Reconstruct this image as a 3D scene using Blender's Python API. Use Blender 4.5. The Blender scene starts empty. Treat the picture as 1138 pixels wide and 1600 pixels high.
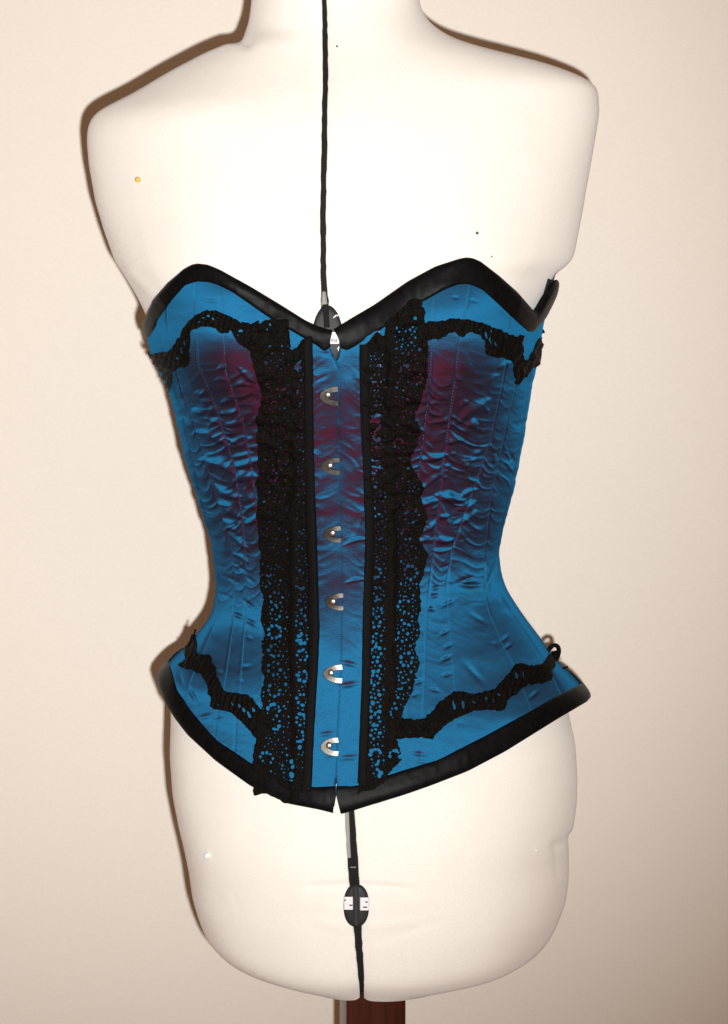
import bpy, math
import numpy as np
from mathutils import Vector

# ------------------------------------------------------------------ camera, light, exposure
sc = bpy.context.scene
PITCH = math.radians(6.0)
D = 1.75                       # metres from lens to the axis of the dress form
S = 0.000475                   # metres per photograph pixel at that distance
CP, SP = math.cos(PITCH), math.sin(PITCH)
CAM = np.array([0.0, -D * CP, D * SP])
FWD = np.array([0.0, CP, -SP]); RGT = np.array([1.0, 0, 0]); UPV = np.array([0.0, SP, CP])

cd = bpy.data.cameras.new('camera'); cam = bpy.data.objects.new('camera', cd)
sc.collection.objects.link(cam); sc.camera = cam
cam.location = CAM; cam.rotation_euler = (math.pi / 2 - PITCH, 0, 0)
cd.sensor_fit = 'VERTICAL'; cd.sensor_height = 24.0; cd.lens = 24.0 * D / (1600 * S)
cd.clip_start = 0.05; cd.clip_end = 50

w = bpy.data.worlds.new('World'); sc.world = w; w.use_nodes = True
bg = w.node_tree.nodes['Background']
bg.inputs[0].default_value = (1.0, 0.48, 0.22, 1); bg.inputs[1].default_value = 0.18   # dim warm room light

ld = bpy.data.lights.new('camera_flash', 'SPOT'); fl = bpy.data.objects.new('camera_flash', ld)
sc.collection.objects.link(fl)
ld.energy = 172; ld.color = (1.0, 0.995, 0.98); ld.shadow_soft_size = 0.011
ld.spot_size = math.radians(59); ld.spot_blend = 1.0
FL = CAM + RGT * 0.040 - UPV * 0.052
fl.location = FL
aim = Vector((-0.25, 0.25, 0.17)) - Vector(FL)
fl.rotation_euler = aim.to_track_quat('-Z', 'Y').to_euler()

sc.view_settings.view_transform = 'Standard'; sc.view_settings.look = 'None'
sc.view_settings.exposure = 0.0; sc.view_settings.gamma = 1.0
sc.view_settings.use_curve_mapping = False
sc.cycles.use_denoising = True

# ------------------------------------------------------------------ projection helpers
def project(P):
    d = P - CAM
    dep = d @ FWD
    return 569 + (d @ RGT) / dep * D / S, 800 - (d @ UPV) / dep * D / S

def at_plane(px, py, y=0.0):
    px = np.asarray(px, float); py = np.asarray(py, float)
    d = FWD * D + np.multiply.outer((px - 569) * S, RGT) + np.multiply.outer((800 - py) * S, UPV)
    t = (y - CAM[1]) / d[..., 1]
    return CAM + d * t[..., None]

def zrow(py):                                   # height at the axis plane for a photo row
    return at_plane(np.zeros_like(np.asarray(py, float)) + 569, py)[..., 2]

def curve(pts, axis=0):                         # interpolation x(y) (axis 1) or y(x) (axis 0)
    a = np.array(pts, float)
    o = np.argsort(a[:, axis])
    a = a[o]
    return lambda v: np.interp(v, a[:, axis], a[:, 1 - axis])

rng = np.random.RandomState(7)
_LAT = np.random.RandomState(3).rand(256, 256)
def vnoise(x, y):
    x = np.asarray(x, float); y = np.asarray(y, float)
    xi = np.floor(x).astype(int); yi = np.floor(y).astype(int)
    fx = x - xi; fy = y - yi
    fx = fx * fx * (3 - 2 * fx); fy = fy * fy * (3 - 2 * fy)
    L = lambda i, j: _LAT[i % 256, j % 256]
    a = L(xi, yi) * (1 - fx) + L(xi + 1, yi) * fx
    b = L(xi, yi + 1) * (1 - fx) + L(xi + 1, yi + 1) * fx
    return (a * (1 - fy) + b * fy) * 2 - 1

# ------------------------------------------------------------------ materials
def new_mat(name):
    m = bpy.data.materials.new(name); m.use_nodes = True
    nt = m.node_tree
    return m, nt, nt.nodes['Principled BSDF'], nt.nodes['Material Output']

def noise_node(nt, scale, detail=3, vec=None, rough=0.6):
    n = nt.nodes.new('ShaderNodeTexNoise'); n.inputs['Scale'].default_value = scale
    n.inputs['Detail'].default_value = detail; n.inputs['Roughness'].default_value = rough
    if vec is not None: nt.links.new(vec, n.inputs['Vector'])
    return n

def ramp(nt, src, c0, c1, p0=0.3, p1=0.7):
    r = nt.nodes.new('ShaderNodeValToRGB'); nt.links.new(src, r.inputs[0])
    r.color_ramp.elements[0].color = (*c0, 1); r.color_ramp.elements[1].color = (*c1, 1)
    r.color_ramp.elements[0].position = p0; r.color_ramp.elements[1].position = p1
    return r

def bump(nt, src, strength, dist, normal=None):
    b = nt.nodes.new('ShaderNodeBump'); b.inputs['Strength'].default_value = strength
    b.inputs['Distance'].default_value = dist; nt.links.new(src, b.inputs['Height'])
    if normal is not None: nt.links.new(normal, b.inputs['Normal'])
    return b

def obj_vec(nt, scale=(1, 1, 1), rot=(0, 0, 0)):
    t = nt.nodes.new('ShaderNodeTexCoord'); mp = nt.nodes.new('ShaderNodeMapping')
    mp.inputs['Scale'].default_value = scale; mp.inputs['Rotation'].default_value = rot
    nt.links.new(t.outputs['Object'], mp.inputs[0])
    return mp.outputs[0]

def mat_simple(name, col, rough, spec=0.5, metal=0.0, nscale=None, c1=None, bs=0.0, bd=0.0005):
    m, nt, p, o = new_mat(name)
    p.inputs['Base Color'].default_value = (*col, 1); p.inputs['Roughness'].default_value = rough
    p.inputs['Specular IOR Level'].default_value = spec; p.inputs['Metallic'].default_value = metal
    if nscale:
        n = noise_node(nt, nscale, 4, obj_vec(nt))
        if c1: nt.links.new(ramp(nt, n.outputs[0], col, c1).outputs[0], p.inputs['Base Color'])
        if bs: nt.links.new(bump(nt, n.outputs[0], bs, bd).outputs[0], p.inputs['Normal'])
    return m

def mat_form():
    m, nt, p, o = new_mat('cream_jersey')
    n = noise_node(nt, 14, 5, obj_vec(nt))
    r = ramp(nt, n.outputs[0], (0.845, 0.805, 0.735), (0.885, 0.85, 0.785))
    nt.links.new(r.outputs[0], p.inputs['Base Color'])
    p.inputs['Roughness'].default_value = 0.95; p.inputs['Specular IOR Level'].default_value = 0.15
    p.inputs['Sheen Weight'].default_value = 0.5; p.inputs['Sheen Roughness'].default_value = 0.5
    wv = nt.nodes.new('ShaderNodeTexWave'); wv.inputs['Scale'].default_value = 420; wv.inputs['Distortion'].default_value = 1.5
    nt.links.new(obj_vec(nt, (1, 0.3, 0.8), (0, 0.6, 0)), wv.inputs['Vector'])
    n2 = noise_node(nt, 900, 2, obj_vec(nt))
    b = bump(nt, wv.outputs['Fac'], 0.5, 0.0005)
    b2 = bump(nt, n2.outputs[0], 0.4, 0.0005, b.outputs[0])
    nt.links.new(b2.outputs[0], p.inputs['Normal'])
    return m

def mat_taffeta():
    # shot taffeta: blue threads run up and down, burgundy threads run across
    m, nt, p, o = new_mat('shot_taffeta'); nt.nodes.remove(p)
    slub = noise_node(nt, 1, 3, obj_vec(nt, (260, 260, 2200)))
    fine = noise_node(nt, 2600, 2, obj_vec(nt))
    b = bump(nt, slub.outputs[0], 0.18, 0.0004)
    b2 = bump(nt, fine.outputs[0], 0.22, 0.0003, b.outputs[0])
    tz = nt.nodes.new('ShaderNodeCombineXYZ'); tz.inputs[2].default_value = 1.0
    def gloss(c0, c1, rough, an):
        g = nt.nodes.new('ShaderNodeBsdfAnisotropic')
        r = ramp(nt, fine.outputs[0], c0, c1, 0.3, 0.7); nt.links.new(r.outputs[0], g.inputs['Color'])
        g.inputs['Roughness'].default_value = rough; g.inputs['Anisotropy'].default_value = an
        nt.links.new(tz.outputs[0], g.inputs['Tangent']); nt.links.new(b2.outputs[0], g.inputs['Normal'])
        return g
    g1 = gloss((0.0002, 0.043, 0.088), (0.0004, 0.066, 0.136), 0.565, 0.62)
    g1b = gloss((0.0001, 0.029, 0.060), (0.0003, 0.045, 0.094), 0.66, 0.40)
    vb = nt.nodes.new('ShaderNodeVectorMath'); vb.inputs[1].default_value = (0, 0, -0.17); nt.links.new(b2.outputs[0], vb.inputs[0])
    vm = nt.nodes.new('ShaderNodeVectorMath'); vm.operation = 'NORMALIZE'; nt.links.new(vb.outputs[0], vm.inputs[0])
    nt.links.new(vm.outputs[0], g1b.inputs['Normal'])
    # the burgundy floats of the weave slope upwards, so they catch light where the cloth leans down
    va = nt.nodes.new('ShaderNodeVectorMath'); va.inputs[1].default_value = (0, 0, 0.42); nt.links.new(b2.outputs[0], va.inputs[0])
    vn = nt.nodes.new('ShaderNodeVectorMath'); vn.operation = 'NORMALIZE'; nt.links.new(va.outputs[0], vn.inputs[0])
    g2 = gloss((0.010, 0.0002, 0.0014), (0.020, 0.0004, 0.003), 0.52, 0.25)
    nt.links.new(vn.outputs[0], g2.inputs['Normal'])
    df = nt.nodes.new('ShaderNodeBsdfDiffuse'); df.inputs[0].default_value = (0.009, 0.003, 0.006, 1)
    nt.links.new(b2.outputs[0], df.inputs['Normal'])
    a1 = nt.nodes.new('ShaderNodeAddShader'); a2 = nt.nodes.new('ShaderNodeAddShader')
    nt.links.new(g1.outputs[0], a1.inputs[0]); nt.links.new(g2.outputs[0], a1.inputs[1])
    a3 = nt.nodes.new('ShaderNodeAddShader'); nt.links.new(df.outputs[0], a3.inputs[0]); nt.links.new(g1b.outputs[0], a3.inputs[1])
    nt.links.new(a1.outputs[0], a2.inputs[0]); nt.links.new(a3.outputs[0], a2.inputs[1])
    nt.links.new(a2.outputs[0], o.inputs[0])
    return m

def mat_wood():
    m, nt, p, o = new_mat('dark_varnished_wood')
    n = noise_node(nt, 1, 5, obj_vec(nt, (160, 160, 9)))
    nt.links.new(ramp(nt, n.outputs[0], (0.022, 0.004, 0.002), (0.075, 0.014, 0.006)).outputs[0], p.inputs['Base Color'])
    p.inputs['Roughness'].default_value = 0.28
    return m

def mat_wall():
    m, nt, p, o = new_mat('beige_painted_wall')
    n = noise_node(nt, 2.5, 5, obj_vec(nt))
    nt.links.new(ramp(nt, n.outputs[0], (0.76, 0.71, 0.64), (0.785, 0.735, 0.665)).outputs[0], p.inputs['Base Color'])
    p.inputs['Roughness'].default_value = 0.85; p.inputs['Specular IOR Level'].default_value = 0.2
    gr = noise_node(nt, 750, 2, obj_vec(nt)); mx = nt.nodes.new('ShaderNodeMixRGB'); mx.blend_type = 'MULTIPLY'; mx.inputs[0].default_value = 1.0
    rr = ramp(nt, gr.outputs[0], (0.94, 0.94, 0.93), (1.0, 1.0, 1.0), 0.25, 0.75)
    nt.links.new(p.inputs['Base Color'].links[0].from_socket, mx.inputs[1]); nt.links.new(rr.outputs[0], mx.inputs[2]); nt.links.new(mx.outputs[0], p.inputs['Base Color'])
    n2 = noise_node(nt, 160, 4, obj_vec(nt)); n3 = noise_node(nt, 14, 3, obj_vec(nt))
    b = bump(nt, n2.outputs[0], 0.12, 0.001); b2 = bump(nt, n3.outputs[0], 0.10, 0.003, b.outputs[0])
    nt.links.new(b2.outputs[0], p.inputs['Normal'])
    return m

M_FORM = mat_form(); M_TAF = mat_taffeta(); M_WOOD = mat_wood(); M_WALL = mat_wall()
M_BIND = mat_simple('black_satin_binding', (0.0022, 0.0022, 0.0025), 0.44, 0.06, 0, 260, (0.005, 0.0048, 0.005), 0.10, 0.0010)
M_LACE = mat_simple('black_lace', (0.0010, 0.0009, 0.0008), 0.55, 0.04, 0, 900, (0.009, 0.0072, 0.0055), 0.8, 0.0012)
M_TAPE = mat_simple('black_tape', (0.002, 0.002, 0.002), 0.7, 0.08, 0, 1800, (0.005, 0.005, 0.005), 0.5, 0.0006)
M_STEEL = mat_simple('nickel_steel', (0.115, 0.108, 0.098), 0.34, 0.5, 1.0, 600, (0.070, 0.066, 0.060), 0.10, 0.0004)
M_STUD = mat_simple('polished_steel', (0.70, 0.69, 0.67), 0.33, 0.5, 1.0)
M_LINING = mat_simple('black_lining', (0.006, 0.006, 0.006), 0.8, 0.2)
M_PLASTIC = mat_simple('dark_grey_plastic', (0.020, 0.020, 0.021), 0.55, 0.25)
M_GREY = mat_simple('grey_plastic', (0.22, 0.22, 0.20), 0.5, 0.4)
M_LABEL = mat_simple('white_label', (0.72, 0.72, 0.74), 0.6, 0.3)
M_INK = mat_simple('label_ink', (0.02, 0.02, 0.02), 0.7, 0.2)
M_THREAD = mat_simple('blue_thread', (0.012, 0.085, 0.18), 0.6, 0.15)
M_YPIN = mat_simple('yellow_pin_head', (0.80, 0.42, 0.07), 0.3, 0.4)
M_WPIN = mat_simple('white_pin_head', (0.85, 0.84, 0.82), 0.2, 0.5)
M_DPIN = mat_simple('dark_pin_head', (0.05, 0.025, 0.02), 0.4, 0.5)

# ------------------------------------------------------------------ object helpers
COL = sc.collection
def make(name, verts, faces, mat, parent=None, smooth=True):
    me = bpy.data.meshes.new(name)
    me.from_pydata([tuple(v) for v in np.asarray(verts, float).tolist()], [], [tuple(f) for f in faces])
    me.update()
    if smooth: me.polygons.foreach_set('use_smooth', np.ones(len(me.polygons), bool))
    me.materials.append(mat)
    o = bpy.data.objects.new(name, me); COL.objects.link(o)
    if parent is not None: o.parent = parent
    return o

def empty(name, label, cat, group=None):
    o = bpy.data.objects.new(name, None); COL.objects.link(o); o.empty_display_size = 0.05
    tag(o, label, cat, group); return o

def tag(o, label, cat, group=None):
    o['label'] = label; o['category'] = cat
    if group: o['group'] = group

def grid_faces(nr, nc, flip=False, close=False):
    i = np.arange(nr - 1)[:, None]; j = np.arange(nc - (0 if close else 1))[None, :]
    j2 = (j + 1) % nc
    a = i * nc + j; b = i * nc + j2; c = (i + 1) * nc + j2; d = (i + 1) * nc + j
    f = np.stack([a, b, c, d] if not flip else [a, d, c, b], -1).reshape(-1, 4)
    return f.tolist()

# ------------------------------------------------------------------ lofted torso shapes
ZG = np.linspace(zrow(1640.0), zrow(-140.0), 900)          # increasing heights

def gsmooth(a, sig):                                        # smoothing along ZG, sig in metres
    dz = ZG[1] - ZG[0]; n = int(4 * sig / dz) + 1
    k = np.exp(-0.5 * (np.arange(-n, n + 1) * dz / sig) ** 2); k /= k.sum()
    return np.convolve(np.pad(a, n, mode='edge'), k, 'valid')

def prof(pts, kind, sig=0.003):                            # pts: (row, value)
    a = np.array(sorted(pts)); z = zrow(a[:, 0])
    v = a[:, 1]
    if kind == 'px': v = at_plane(v, a[:, 0])[:, 0]
    o = np.argsort(z)
    return gsmooth(np.interp(ZG, z[o], v[o]), sig)

class Loft:
    def __init__(s, left, right, front, back, n=2.25, sig=0.003):
        s.xl = prof([(y, x) for x, y in left], 'px', sig); s.xr = prof([(y, x) for x, y in right], 'px', sig)
        s.df = prof(front, 'm', 0.008); s.db = prof(back, 'm', 0.008); s.n = n; s.bust = 1.0
    def raw(s, th, z):
        xl = np.interp(z, ZG, s.xl); xr = np.interp(z, ZG, s.xr)
        cx = (xl + xr) / 2; hw = (xr - xl) / 2
        st, ct = np.sin(th), np.cos(th); e = 2 / s.n
        x = cx + hw * np.sign(st) * np.abs(st) ** e
        d = np.where(ct > 0, np.interp(z, ZG, s.df), np.interp(z, ZG, s.db))
        y = -d * np.sign(ct) * np.abs(ct) ** e
        fr = np.clip(ct * 1.6, 0, 1)
        b = 0
        for bx, bz in (BUST_L, BUST_R):
            dz = z - bz
            rz = np.where(dz > 0, 0.095, 0.060)
            b = b + 0.030 * np.exp(-((x - bx) / 0.056) ** 2 - (dz / rz) ** 2)
        b = b + 0.015 * np.exp(-((x + 0.018) / 0.036) ** 2) * np.exp(-((z - ZWAIST) / 0.075) ** 2)   # the steel busk bridges the waist
        return np.stack([x, y - b * fr * s.bust, z + 0 * th], -1)
    def P(s, th, z, off=0.0):
        th, z = np.broadcast_arrays(np.asarray(th, float), np.asarray(z, float))
        p = s.raw(th, z)
        if np.isscalar(off) and off == 0.0: return p
        return p + s.N(th, z) * np.asarray(off)[..., None]
    def N(s, th, z):
        e = 2e-3
        a = s.raw(th + e, z) - s.raw(th - e, z); b = s.raw(th, z + 1e-3) - s.raw(th, z - 1e-3)
        n = np.cross(a, b); n /= np.linalg.norm(n, axis=-1, keepdims=True) + 1e-12
        return n
    def invert(s, px, py, it=14):                          # photo point -> (theta, z) on the front
        px = np.asarray(px, float); py = np.asarray(py, float)
        z = zrow(py.ravel()).reshape(py.shape) + 0.008
        x = at_plane(px, py, -0.06)[..., 0]
        xl = np.interp(z, ZG, s.xl); xr = np.interp(z, ZG, s.xr)
        q = np.clip((x - (xl + xr) / 2) / ((xr - xl) / 2), -0.985, 0.985)
        th = np.arcsin(np.sign(q) * np.abs(q) ** (s.n / 2))
        for _ in range(it):
            u0, v0 = project(s.raw(th, z)); u1, v1 = project(s.raw(th + 1e-3, z)); u2, v2 = project(s.raw(th, z + 5e-4))
            a = (u1 - u0) / 1e-3; b = (u2 - u0) / 5e-4; c = (v1 - v0) / 1e-3; d = (v2 - v0) / 5e-4
            det = a * d - b * c; det = np.where(np.abs(det) < 1e3, 1e3 * np.sign(det + 1e-9), det)
            ru, rv = px - u0, py - v0
            th = np.clip(th + np.clip((d * ru - b * rv) / det, -0.15, 0.15), -1.53, 1.53)
            z = z + np.clip((a * rv - c * ru) / det, -0.02, 0.02)
        u0, v0 = project(s.raw(th, z))
        return th, z, np.hypot(px - u0, py - v0)
    def at(s, px, py, off=0.0):
        th, z, err = s.invert(np.asarray(px, float), np.asarray(py, float))
        return s.P(th, z, np.asarray(off) + 0 * th)
    def theta_on(s, zs, cv):                               # theta(z) where the photo column follows cv(py)
        th = np.linspace(-1.52, 1.52, 500)
        T, Z = np.meshgrid(th, zs)
        u, v = project(s.raw(T, Z))
        g = u - cv(v)
        i = np.argmax(g > 0, axis=1); i = np.clip(i, 1, len(th) - 1)
        r = np.arange(len(zs)); g0 = g[r, i - 1]; g1 = g[r, i]
        t = np.clip(g0 / (g0 - g1 + 1e-9), 0, 1)
        out = th[i - 1] + (th[i] - th[i - 1]) * t
        out = np.where((g < 0).all(1), 1.52, out); out = np.where((g > 0).all(1), -1.52, out)
        return out
    def z_on(s, ths, cv, lo, hi):                          # z(theta) where the photo row follows cv(px)
        zs = np.linspace(zrow(float(hi)), zrow(float(lo)), 700)
        T, Z = np.meshgrid(ths, zs, indexing='ij')
        u, v = project(s.raw(T, Z))
        g = v - cv(u)                                      # >0 below the curve; zs rising
        i = np.argmax(g < 0, axis=1); i = np.clip(i, 1, len(zs) - 1)
        r = np.arange(len(ths)); g0 = g[r, i - 1]; g1 = g[r, i]
        t = np.clip(g0 / (g0 - g1 + 1e-9), 0, 1)
        return zs[i - 1] + (zs[i] - zs[i - 1]) * t

ZWAIST = float(zrow(870.)); BUST_L = at_plane(322, 512, -0.1)[[0, 2]]; BUST_R = at_plane(728, 508, -0.1)[[0, 2]]

SHL = [(395, -140), (394, -10), (392, 15), (388, 40), (379, 61), (355, 70), (326, 81), (262, 115), (197, 152), (161, 170), (146, 182),
       (139, 198), (137, 218), (140, 259), (150, 315), (165, 364), (181, 408), (197, 430), (203, 441), (212, 455), (226, 481)]
SHR = [(650, -140), (655, 0), (659, 18), (671, 36), (693, 53), (722, 67), (786, 83), (851, 99), (908, 119), (928, 131), (935, 143),
       (936, 178), (930, 214), (920, 275), (910, 327), (901, 372), (895, 404), (883, 418), (866, 427), (856, 449), (845, 470), (836, 490)]
COL_ = [(228, 500), (231, 520), (236, 545), (245, 570), (256, 590), (268, 614), (279, 665), (292, 721), (302, 751), (315, 790), (326, 826),
        (333, 858), (338, 900), (338, 922), (335, 945), (327, 967), (309, 989), (290, 1011), (267, 1031), (250, 1053), (246, 1070), (245, 1100), (250, 1180), (255, 1300), (270, 1640)]
COR_ = [(848, 505), (845, 531), (842, 561), (836, 575), (827, 625), (815, 700), (805, 753), (795, 792), (784, 827), (779, 863), (783, 895),
        (792, 921), (810, 950), (829, 977), (847, 1000), (867, 1030), (901, 1062), (920, 1086), (922, 1110), (920, 1180), (915, 1300), (900, 1640)]
BOL = [(x + 9, y) for x, y in COL_ if 505 < y < 1035] + [(268, 1075), (268, 1119), (266, 1178), (271, 1237), (281, 1287), (289, 1319), (296, 1352),
       (302, 1394), (311, 1425), (321, 1450), (334, 1467), (352, 1482), (380, 1494), (420, 1502), (470, 1507)]
BOR = [(x - 9, y) for x, y in COR_ if 510 < y < 1025] + [(874, 1070), (888, 1111), (898, 1158), (901, 1205), (900, 1246), (895, 1283), (890, 1306),
       (887.5, 1319), (887.5, 1333), (888, 1350), (887, 1374), (882, 1402), (872, 1428), (859, 1452), (840, 1472), (812, 1488), (770, 1499), (700, 1507)]
FRONT = [(-140, .052), (0, .054), (50, .058), (90, .064), (140, .076), (200, .088), (300, .100), (400, .108), (470, .112), (540, .114), (600, .112), (660, .106),
         (730, .097), (800, .088), (860, .083), (910, .083), (960, .087), (1030, .096), (1100, .104), (1200, .113), (1300, .118), (1400, .119), (1450, .117)]
BACK = [(-140, .055), (60, .065), (140, .08), (250, .095), (450, .10), (600, .09), (880, .075), (1000, .09), (1150, .12), (1350, .125), (1450, .12)]
body = Loft(SHL + BOL, SHR + BOR, FRONT + [(1474, .115), (1492, .109), (1502, .098), (1507, .08)], BACK + [(1474, .115), (1492, .106), (1507, .08)])
cors = Loft([(130, 300), (176, 405), (191, 430), (204, 455), (220, 481)] + COL_, [(930, 300), (900, 405), (872, 424), (869, 443), (861, 469), (852, 492)] + COR_,
            [(y, d + (.0048 if y < 1000 else .0048 + .006 * min(1, (y - 1000) / 220))) for y, d in FRONT] + [(1500, .125)],
            [(y, d + .004) for y, d in BACK] + [(1500, .13)], sig=0.0035)
cors_top_keep = None

# ------------------------------------------------------------------ wall (setting)
YW = 0.25
def slab(name, x0, x1, y0, y1, z0, z1, mat, parent=None):
    v = [(x, y, z) for x in (x0, x1) for y in (y0, y1) for z in (z0, z1)]
    f = [(0, 1, 3, 2), (4, 6, 7, 5), (0, 4, 5, 1), (2, 3, 7, 6), (0, 2, 6, 4), (1, 5, 7, 3)]
    return make(name, v, f, mat, parent, smooth=False)
wall = slab('wall', -2.2, 2.2, YW, YW + 0.1, -1.2, 1.6, M_WALL); wall['kind'] = 'structure'

# ------------------------------------------------------------------ dress form
form = empty('dress_form', 'cream fabric dress form with black centre gap on a wooden post, wearing the corset', 'dress form')

GAP_C = [(505, -150), (506, 0), (508, 100), (507, 220), (505, 330), (506, 420), (508, 470), (512, 540), (530, 900), (545, 1200), (546, 1270), (551, 1350), (554, 1390), (558, 1440), (560, 1480), (564, 1530), (566, 1600)]
GAP_W = [(8, -150), (9, 0), (9, 300), (9, 430), (12, 470), (14, 1000), (16, 1260), (17, 1340), (17, 1385), (15, 1440), (12, 1470), (11, 1520), (8, 1545), (7, 1600)]
gc, gw = curve(GAP_C, 1), curve(GAP_W, 1)
GL = lambda y: gc(y) - gw(y) / 2 + 0.7 * vnoise(y / 9., 3.3)
GR = lambda y: gc(y) + gw(y) / 2 + 0.7 * vnoise(y / 9., 9.7)

def body_relief(u, v):                                     # creases in the stretched jersey, metres
    h = 0
    for x0, y0, x1, y1, a, sg in ((488, 1386, 545, 1384, -1.5, 5), (568, 1384, 640, 1389, -1.5, 5), (470, 1405, 530, 1420, .6, 14), (585, 1420, 660, 1408, .6, 14),
                                  (364, 1400, 374, 1422, -.35, 5), (352, 1396, 366, 1414, .25, 8), (868, 1320, 872, 1368, -.7, 5), (893, 1308, 874, 1322, -2.2, 9), (360, 55, 385, 66, -3.0, 9),
                                  (500, 1440, 545, 1452, .8, 8), (575, 1448, 640, 1440, .7, 8), (205, 425, 235, 455, 1.2, 8), (590, 1470, 690, 1440, -.4, 6)):
        dx, dy = x1 - x0, y1 - y0; L = math.hypot(dx, dy)
        t = np.clip(((u - x0) * dx + (v - y0) * dy) / L ** 2, 0, 1)
        d2 = (u - x0 - t * dx) ** 2 + (v - y0 - t * dy) ** 2
        h = h + a * np.exp(-d2 / sg ** 2)
    h = h + 0.30 * vnoise(u / 70., v / 70.) + 0.04 * vnoise(u / 17., v / 17.)
    return h * 0.001

ZB = np.concatenate([np.linspace(zrow(-130.), zrow(1440.), 430), np.linspace(zrow(1441.), zrow(1507.), 60)])
thL, thR = body.theta_on(ZB, GL), body.theta_on(ZB, GR)
LIP = [(-0.012, .0), (-0.010, .15), (-0.006, .5), (-0.002, .85), (0.0, 1.0)]
def torso_half(sign, te):
    q = np.linspace(0, 1, 150) ** 1.25
    T = te[:, None] + (sign * math.pi - te[:, None]) * q[None, :]
    Z = np.repeat(ZB[:, None], T.shape[1], 1)
    u, v = project(body.raw(T, Z))
    off = body_relief(u, v) * (np.cos(T) > -0.2)
    edge = np.abs(T - te[:, None]) * 0.1                    # metres from the gap edge
    off = off - 0.0022 * np.exp(-(edge / 0.0028) ** 1.2) - 0.0008 * np.exp(-(edge / 0.012) ** 2)
    P = body.P(T, Z, off)
    lip = body.P(te, ZB, off[:, 0] - 0.009)
    P = np.concatenate([lip[:, None, :], P], 1)
    nr, nc = P.shape[:2]
    o = make('torso_panel', P.reshape(-1, 3), grid_faces(nr, nc, flip=(sign > 0)), M_FORM, form)
    return o
tl = torso_half(-1, thL); tr = torso_half(1, thR)

# black lining seen through the gap, bottom board, neck top
T = thL[:, None] - 0.04 + (thR - thL + 0.08)[:, None] * np.linspace(0, 1, 7)[None, :]
Z = np.repeat(ZB[:, None], 7, 1)
make('gap_lining', body.P(T, Z, -0.0065 + 0 * T).reshape(-1, 3), grid_faces(len(ZB), 7), M_LINING, form)
def cap(name, z, mat, inset, thick):
    th = np.linspace(-math.pi, math.pi, 96, endpoint=False)
    p = body.P(th, np.full(96, z), -inset + 0 * th)
    q = p - np.array([0, 0, thick]); c = p.mean(0)[None]
    v = np.concatenate([p, q, c, c - np.array([0, 0, thick])])
    f = [(i, (i + 1) % 96, 96 + (i + 1) % 96, 96 + i) for i in range(96)] + [((i + 1) % 96, i, 192) for i in range(96)] + [(96 + i, 96 + (i + 1) % 96, 193) for i in range(96)]
    return make(name, v, f, mat, form, smooth=False)
cap('bottom_board', zrow(1505.) + 0.001, M_LINING, 0.006, 0.002)
cap('neck_board', zrow(-125.), M_FORM, 0.001, 0.004)

# wooden post under the form
def post():
    c = at_plane(582, 1580, 0.0)[0]
    a = math.radians(8); hs = 0.0226
    ring = []
    for k in range(4):
        for j in range(5):
            q = math.pi / 4 + k * math.pi / 2 + (j / 4 - 0.5) * math.pi / 2
            cxk, cyk = (hs - .004) * math.copysign(1, math.cos(math.pi / 4 + k * math.pi / 2)), (hs - .004) * math.copysign(1, math.sin(math.pi / 4 + k * math.pi / 2))
            ring.append((cxk + .004 * math.cos(q), cyk + .004 * math.sin(q)))
    ring = np.array(ring); R = np.array([[math.cos(a), -math.sin(a)], [math.sin(a), math.cos(a)]]); ring = ring @ R.T
    zs = np.linspace(-0.95, zrow(1505.) - 0.002, 4)
    P = np.array([[(c + x, y, z) for x, y in ring] for z in zs])
    return make('stand_post', P.reshape(-1, 3), grid_faces(4, len(ring), flip=False, close=True), M_WOOD, form)
post()

def disc_patch(name, cx, cy, hw, hh, off, thick, mat, parent, surf, n=28, rings=6, power=2.0, dome=0.0):
    vx, vy, vo = [cx], [cy], [off + thick + dome]
    for k in range(1, rings + 1):
        r = k / rings
        for j in range(n):
            a = 2 * math.pi * j / n; e = 2 / power
            vx.append(cx + hw * r * math.copysign(abs(math.cos(a)) ** e, math.cos(a)))
            vy.append(cy + hh * r * math.copysign(abs(math.sin(a)) ** e, math.sin(a)))
            vo.append(off + thick + dome * (1 - r * r) - (0.25 * thick if k == rings else 0))
    for j in range(n):
        vx.append(vx[-n] if False else vx[1 + (rings - 1) * n + j]); vy.append(vy[1 + (rings - 1) * n + j]); vo.append(off)
    P = surf.at(np.array(vx), np.array(vy), np.array(vo))
    f = [(0, 1 + (j + 1) % n, 1 + j) for j in range(n)]
    for k in range(rings):
        a, b = 1 + k * n, 1 + (k + 1) * n
        f += [(a + j, a + (j + 1) % n, b + (j + 1) % n, b + j) for j in range(n)]
    return make(name, P, f, mat, parent)

def strip(name, pts, hw, off, thick, mat, parent, surf, nseg=20):   # flat raised strip along a px polyline
    a = np.array(pts, float); L = np.r_[0, np.cumsum(np.hypot(*np.diff(a, axis=0).T))]
    s = np.linspace(0, L[-1], nseg); x = np.interp(s, L, a[:, 0]); y = np.interp(s, L, a[:, 1])
    tx, ty = np.gradient(x), np.gradient(y); l = np.hypot(tx, ty); nx, ny = -ty / l, tx / l
    hw = np.interp(s / L[-1], np.linspace(0, 1, len(np.atleast_1d(hw))), np.atleast_1d(hw))
    cs = [(-1, 0), (-.95, .8), (-.6, 1), (.6, 1), (.95, .8), (1, 0)]
    P = np.stack([surf.at(x + nx * hw * c, y + ny * hw * c, off + thick * t + 0 * x) for c, t in cs], 1)
    return make(name, P.reshape(-1, 3), grid_faces(nseg, len(cs)), mat, parent)

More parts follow.
